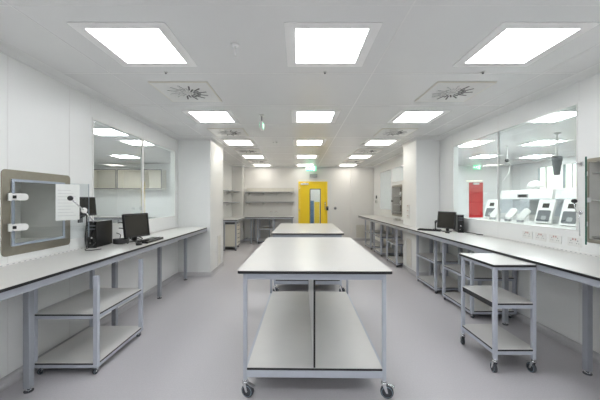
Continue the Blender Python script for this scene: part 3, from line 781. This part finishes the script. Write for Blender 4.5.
# ------------------------------------------------------------------ sockets, switches, grilles
def make_socket(label):
    e = empty('double_socket', (0, 0, 0), 0, label, 'power socket')
    b = MB(); b.prism(rrect(0, 0, .146, .086, .006, 3), -.009, -.0005, 'white_plastic', 'y'); b.build('face_plate', e)
    b = MB()
    for s in (-1, 1):
        b.box(s*.036-.003, s*.036+.003, -.0098, -.0091, .006, .016, 'grey_dark')
        for q in (-1, 1): b.box(s*.036+q*.011-.0035, s*.036+q*.011+.0035, -.0098, -.0091, -.016, -.010, 'grey_dark')
    b.build('pin_holes', e)
    b = MB()
    for s in (-1, 1): b.box(s*.014-.006, s*.014+.006, -.012, -.0091, .016, .034, 'socket_text')
    b.build('switches', e)
    return e
s0 = make_socket('double power socket below the right window, farthest of the row of three'); s0.location = (XR, 3.50, 1.045); s0.rotation_euler = (0, 0, -PI/2); s0['group'] = 'double power sockets'
dup(s0, (XR, 3.31, 1.045), -PI/2, 'double power socket below the right window, middle of the row of three')
dup(s0, (XR, 3.12, 1.045), -PI/2, 'double power socket below the right window, nearest of the row of three')
dup(s0, (XR, 2.90, 1.045), -PI/2, 'double power socket below the right window beside the open hatch')
dup(s0, (-.95, YF, 1.02), 0, 'double power socket on the far wall above the alcove bench, left one')
dup(s0, (-.78, YF, 1.02), 0, 'double power socket on the far wall above the alcove bench, right one')
for z, q in ((1.31, 'top'), (1.21, 'middle'), (1.11, 'lowest')):
    dup(s0, (PRX, 6.08, z), -PI/2, 'power socket on the side of the right pillar, %s of three' % q)
dup(s0, (XR, 7.45, 1.03), -PI/2, 'power socket on the right wall just beyond the pillar')
def grille(loc, rz, w, h, n, lab):
    e = empty('wall_grille', loc, rz, lab, 'air grille')
    b = MB(); b.ring(rrect(0, h/2, w, h, .004, 2), rrect(0, h/2, w-.05, h-.05, .003, 2), -.012, -.0005, 'white'); b.build('grille_frame', e)
    b = MB(); b.box(-w/2+.025, w/2-.025, -.002, -.0006, .025, h-.025, 'cream')
    for k in range(n):
        z = .03 + (h-.06)*(k+.5)/n
        n0 = b.n(); b.box(-w/2+.025, w/2-.025, -.006, .006, -.0012, .0012, 'white'); b.xf(n0, Matrix.Translation((0, -.0075, z)) @ Matrix.Rotation(.6, 4, 'X'))
    b.build('louvres', e)
grille((PLX, 6.28, .10), PI/2, .26, .62, 22, 'tall white louvred grille low on the side of the left pillar')
grille((PRX, 6.03, .12), -PI/2, .30, .56, 20, 'tall white louvred grille low on the side of the right pillar')
grille((2.28, 10.62, .10), 0, .50, .50, 16, 'square white louvred grille low in the far right corner')
t = empty('door_keypad', (1.33, YF, 1.16), 0, 'round grey push button beside the yellow door', 'door button')
b = MB(); b.lathe([(0, -.02), (.05, -.02), (.055, -.012), (.055, -.0005), (0, -.0005)], 'grey', 24, 'y'); b.build('push_plate', t)
b = MB(); b.lathe([(0, -.028), (.028, -.027), (.030, -.0205), (0, -.0205)], 'grey_dark', 20, 'y'); b.build('button', t)
t = empty('light_switch', (1.33, YF, 1.33), 0, 'small white switch plate above the round door button', 'light switch')
b = MB(); b.prism(rrect(0, 0, .086, .086, .006, 3), -.009, -.0005, 'white_plastic', 'y'); b.build('switch_plate', t)
b = MB(); b.box(-.012, .012, -.013, -.0092, -.02, .02, 'white'); b.build('rocker', t)
t = empty('wall_thermostat', (XR, 10.2, 1.55), -PI/2, 'black sensor box on the wall in the far right corner', 'control box')
b = MB(); b.box(-.03, .03, -.03, -.0005, -.05, .05, 'black'); b.build('housing', t, bevel=.004)
b = MB(); b.box(-.018, .018, -.033, -.0305, .01, .035, 'steel_light'); b.build('display', t)
t = empty('wall_telephone', (XR, 10.18, 1.40), -PI/2, 'white intercom below the black box in the far right corner', 'intercom')
b = MB(); b.box(-.035, .035, -.03, -.0005, -.06, .05, 'white_plastic'); b.build('housing', t, bevel=.004)
b = MB(); b.tube([(-.0, -.036, .04), (0, -.05, 0), (0, -.036, -.05)], .010, 'grey', 10); b.build('handset', t)
t = empty('label_printer', (2.46, 7.45, CZ+.0005), -PI/2, 'small grey device on the right bench beyond the pillar', 'device')
b = MB(); b.prism([(-.06, 0), (.06, 0), (.06, .05), (-.06, .03)], -.09, .09, 'steel_light', 'x'); b.build('housing', t, bevel=.006)
b = MB(); b.box(-.05, .05, -.04, -.0, .034, .044, 'black'); b.build('display', t)

# ------------------------------------------------------------------ alcove shelves, drawer unit
def shelf(loc, rz, L, D, lab, brackets=3):
    e = empty('wall_shelf', loc, rz, lab, 'shelf', 'grey-edged alcove shelves')
    b = MB(); b.box(0, L, -D, -.003, .0, .022, 'frame_dark', top='laminate', bottom='laminate'); b.build('shelf_board', e)
    for k in range(brackets):
        x = .1 + (L-.2)*k/(brackets-1)
        b = MB(); b.prism([(-.003, -.10), (-.003, -.001), (-D+.04, -.001), (-D+.04, -.012)], x-.003, x+.003, 'white', 'x'); b.build('bracket', e)
for z, q in ((1.365, 'lower'), (1.715, 'upper')):
    shelf((-1.83, YF, z), 0, 1.70, .30, '%s shelf on the far wall left of the yellow door' % q, 4)
    shelf((XL, 8.6, z), PI/2, 1.68, .28, '%s shelf on the left wall of the alcove' % q, 3)
b = MB(); b.box(-1.83, -.13, YF-.012, YF-.0005, 1.74, 1.88, 'wall_board'); b.box(-1.83, -.13, YF-.016, YF-.0125, 1.872, 1.88, 'seam_dark')
tag(b.build('wall_backboard'), 'narrow cream board on the far wall above the upper shelf', 'wall board')
b = MB(); b.box(-1.86, -1.835, YF-.03, YF-.0005, 1.25, 1.85, 'steel_light'); b.box(-.125, -.10, YF-.03, YF-.0005, 1.25, 1.85, 'white')
tag(b.build('shelf_upright'), 'thin upright rails beside the far wall shelves', 'shelf rail')
t = empty('drawer_unit', (-2.0, 8.69, 0), 0, 'cream drawer unit on castors under the bench beyond the left pillar', 'drawer unit')
b = MB(); b.box(-.20, .20, 0, .55, .10, .74, 'cream'); b.box(-.21, .21, -.01, .56, .74, .755, 'grey'); b.box(-.20, .20, 0, .55, .075, .10, 'grey_dark'); b.build('cabinet_body', t, bevel=.003)
for k in range(5):
    z = .115 + k*.124
    b = MB(); b.box(.2005, .218, .012, .538, z, z+.116, 'cream'); o = b.build('drawer', t, bevel=.003)
    b = MB(); b.box(.2185, .235, .15, .40, z+.085, z+.095, 'grey_dark'); b.build('handle', o)
for x in (-.16, .16):
    for y in (.05, .5): castor(t, x, y, .0755, .030, 1.0, blue=False, brake=False)
t = empty('storage_tray', (-2.0, 8.70, .757), 0, 'dark tray on top of the cream drawer unit', 'tray')
b = MB(); b.box(-.17, .17, .02, .45, .0005, .012, 'black')
for a in ((-.17, .17, .02, .03), (-.17, .17, .44, .45), (-.17, -.16, .03, .44), (.16, .17, .03, .44)): b.box(a[0], a[1], a[2], a[3], .012, .05, 'black')
b.build('tray_body', t)
b = MB(); b.box(-.14, .14, .05, .42, .0125, .04, 'grey_dark'); b.build('insert', t)

# ------------------------------------------------------------------ the room behind the left window
def cupboard(x0, x1, lab):
    e = empty('wall_cupboard', ((x0+x1)/2, 9.8, 1.80), 0, lab, 'wall cupboard', 'wall cupboards in the left room')
    w = (x1-x0)/2; D = .33; h = .62
    b = MB()
    b.box(-w, w, -.02, -.001, 0, h, 'cream'); b.box(-w, -w+.018, -D, -.02, 0, h, 'cream'); b.box(w-.018, w, -D, -.02, 0, h, 'cream')
    b.box(-w+.018, w-.018, -D, -.02, 0, .018, 'cream'); b.box(-w+.018, w-.018, -D, -.02, h-.018, h, 'cream')
    b.build('cabinet_body', e)
    b = MB(); b.ring(rrect(0, h/2, 2*w-.004, h, .002, 1), rrect(0, h/2, 2*w-.045, h-.045, .002, 1), -D-.018, -D-.001, 'grey_dark'); b.build('door_frame', e)
cupboard(-6.55, -5.73, 'open fronted wall cupboard at the far left behind the left window')
cupboard(-5.71, -4.89, 'open fronted wall cupboard behind the left window just left of the mullion')
cupboard(-4.87, -4.30, 'narrow wall cupboard behind the left window just right of the mullion')
bench('side_room_bench', (-6.9, 9.1, 0), 0, [(0, 0), (4.2, 0), (4.2, .69), (0, .69)], .92, [(.1, .1), (1.4, .1), (2.8, .1), (4.1, .1)], [(.02, 4.18, .02, .05, .85, .897)],
      'white bench in the room behind the left window')

# ------------------------------------------------------------------ the room behind the right window
bench('side_room_bench', (4.58, 3.6, 0), 0, [(0, 0), (.82, 0), (.82, 3.45), (0, 3.45)], .92, [(.06, .1), (.06, 1.8), (.06, 3.35), (.76, .1), (.76, 1.8), (.76, 3.35)],
      [(.02, .05, .02, 3.43, .85, .897), (.76, .79, .02, 3.43, .85, .897)], 'white bench in the room behind the right window')
def cabinet(y0, y1, lab):
    e = empty('safety_cabinet', (4.66, y0, .9205), 0, lab, 'safety cabinet', 'safety cabinets behind the right window')
    L = y1-y0; D = .72
    b = MB(); b.box(0, D, .01, L-.01, .0, .05, 'white'); b.box(D-.03, D, .01, L-.01, .05, .72, 'steel_light'); b.box(.02, D-.03, .01, .03, .05, .54, 'white'); b.build('cabinet_body', e)
    b = MB(); b.prism([(.0, .54), (D, .54), (D, .74), (.03, .74)], .01, L-.01, 'white', 'y'); o = b.build('canopy', e, bevel=.01)
    b = MB(); b.box(-.004, -.0005+.008, L*.40, L*.60, .58, .65, 'grey'); b.box(-.006, .0, L*.42, L*.58, .59, .64, 'black'); b.build('control_display', o)
    b = MB(); n0 = b.n(); b.box(-.003, .003, .03, L-.01, .0, .32, 'acrylic'); b.xf(n0, Matrix.Translation((-.05+.0, 0, .24)) @ Matrix.Rotation(.12, 4, 'Y')); b.build('glass_sash', e)
cabinet(4.0, 5.45, 'white safety cabinet nearest the camera behind the right window')
cabinet(5.50, 6.95, 'white safety cabinet farther away behind the right window')
IZ = 1.03
def tilted_panel(name, y, lab, w=.26, h=.44):
    e = empty(name, (4.24, y, IZ+.0005), math.radians(-72), lab, 'analyser', 'white leaning instruments behind the right window')
    R_ = Matrix.Translation((0, 0, .019)) @ Matrix.Rotation(math.radians(-20), 4, 'X')
    b = MB(); b.prism(rrect(0, h/2, w, h, .02, 4), .0, .05, 'white', 'y'); b.xf(0, R_); b.build('housing', e)
    b = MB(); b.prism(rrect(0, h*.30, w*.78, h*.46, .02, 3), -.006, -.0005, 'grey_dark', 'y'); b.xf(0, R_); b.build('window_door', e)
    b = MB(); b.prism(rrect(.01, h*.22, w*.30, h*.16, .02, 3), -.009, -.0065, 'grey', 'y'); b.xf(0, R_); b.build('inner_tray', e)
    b = MB(); b.box(-w*.20, w*.20, -.006, -.0005, h*.64, h*.82, 'screen'); b.xf(0, R_); b.build('display', e)
    b = MB(); b.box(-w*.35, w*.35, .05, .16, .0, .03, 'white'); b.build('foot', e)
bench('instrument_table', (4.02, 3.9, 0), 0, [(0, 0), (.46, 0), (.46, 3.3), (0, 3.3)], IZ, [(.05, .1), (.05, 1.6), (.05, 3.2), (.41, .1), (.41, 3.2)], [(.02, .05, .02, 3.28, IZ-.07, IZ-.0225)],
      'narrow white table in front of the safety cabinets behind the right window', cat='table')
for y, lab in ((4.72, 'white leaning instrument with dark window nearest behind the right window'), (5.22, 'white leaning instrument with dark window in the middle behind the right window'), (6.68, 'white leaning instrument farthest away, close to the red door')):
    tilted_panel('analyser', y, lab)
ch = None
for y, lab in ((5.60, 'white rounded plastic shell nearest of three behind the right window'), (5.93, 'white rounded plastic shell in the middle of three behind the right window'), (6.40, 'white rounded plastic shell farthest of three behind the right window')):
    if ch is None:
        ch = empty('instrument_cover', (4.16, y, IZ+.0005), math.radians(-50), lab, 'instrument cover', 'white rounded shells behind the right window')
        R_ = Matrix.Translation((-.04, 0, .055)) @ Matrix.Rotation(math.radians(-12), 4, 'X') @ Matrix.Rotation(math.radians(36), 4, 'Y')
        b = MB(); b.prism(rrect(0, .125, .12, .25, .055, 6), .0, .05, 'white', 'y'); b.xf(0, R_); b.build('shell', ch, bevel=.012)
        b = MB(); b.box(-.07, .03, .005, .08, .0, .045, 'grey'); b.build('base', ch)
    else: dup(ch, (4.16, y, IZ+.0005), math.radians(-50), lab)
t = empty('ceiling_extractor', (4.60, 5.33, CE), 0, 'dark grey tapered nozzle hanging from the ceiling behind the right window', 'extractor')
b = MB(); b.lathe([(0, -.0005), (.05, -.001), (.05, -.02), (.02, -.024), (.02, -.42)], 'white', 20); b.build('drop_pole', t)
b = MB(); b.lathe([(0, -.42), (.078, -.42), (.078, -.50), (.070, -.51), (.070, -.56), (.062, -.57), (.045, -.74), (0, -.75)], 'grey_dark', 12); b.build('nozzle', t)
t = empty('desk_lamp', (4.95, 6.25, .9205+.742), 0, 'white domed lamp on top of a cabinet behind the right window', 'lamp')
b = MB(); b.lathe([(0, .0), (.09, .0), (.09, .012), (0, .014)], 'white', 20); b.tube([(0, 0, .012), (0, .02, .06), (0, .0, .10)], .010, 'chrome'); b.build('stand', t)
b = MB(); b.lathe([(.15, .05), (.145, .10), (.10, .16), (.04, .185), (0, .19)], 'white', 24); b.build('lamp_shade', t)
t = empty('supply_hose', (4.6, 6.6, CE), 0, 'white drooping ceiling hose with dark joints behind the right window', 'hose')
b = MB(); b.tube([(0, 0, -.0005), (0, 0, -.3), (.03, -.06, -.42), (.02, -.03, -.6), (0, .10, -.78)], .008, 'white', 10); b.build('arm', t)
b = MB(); b.lathe([(0, -.04), (.035, -.03), (.035, .03), (0, .04)], 'black', 14, 'y', (0, 0, -.32)); b.build('joint', t)

# ------------------------------------------------------------------ world, camera, view
w = bpy.data.worlds.new('World'); bpy.context.scene.world = w; w.use_nodes = True
nt = w.node_tree; bg = nt.nodes['Background']
sky = nt.nodes.new('ShaderNodeTexSky'); sky.sky_type = 'NISHITA'; sky.sun_disc = False; sky.sun_elevation = math.radians(35)
nt.links.new(sky.outputs[0], bg.inputs[0]); bg.inputs[1].default_value = .22
cam = bpy.data.cameras.new('camera'); co = bpy.data.objects.new('camera', cam); C.objects.link(co)
co.location = (0, 0, H); co.rotation_euler = (PI/2, 0, 0); cam.lens = 18; cam.sensor_width = 36; cam.shift_x = 2/600; cam.clip_start = .05
sc = bpy.context.scene; sc.camera = co
sc.view_settings.view_transform = 'Standard'; sc.view_settings.look = 'None'; sc.view_settings.gamma = 1; sc.view_settings.exposure = 0.54
sc.view_settings.use_curve_mapping = False
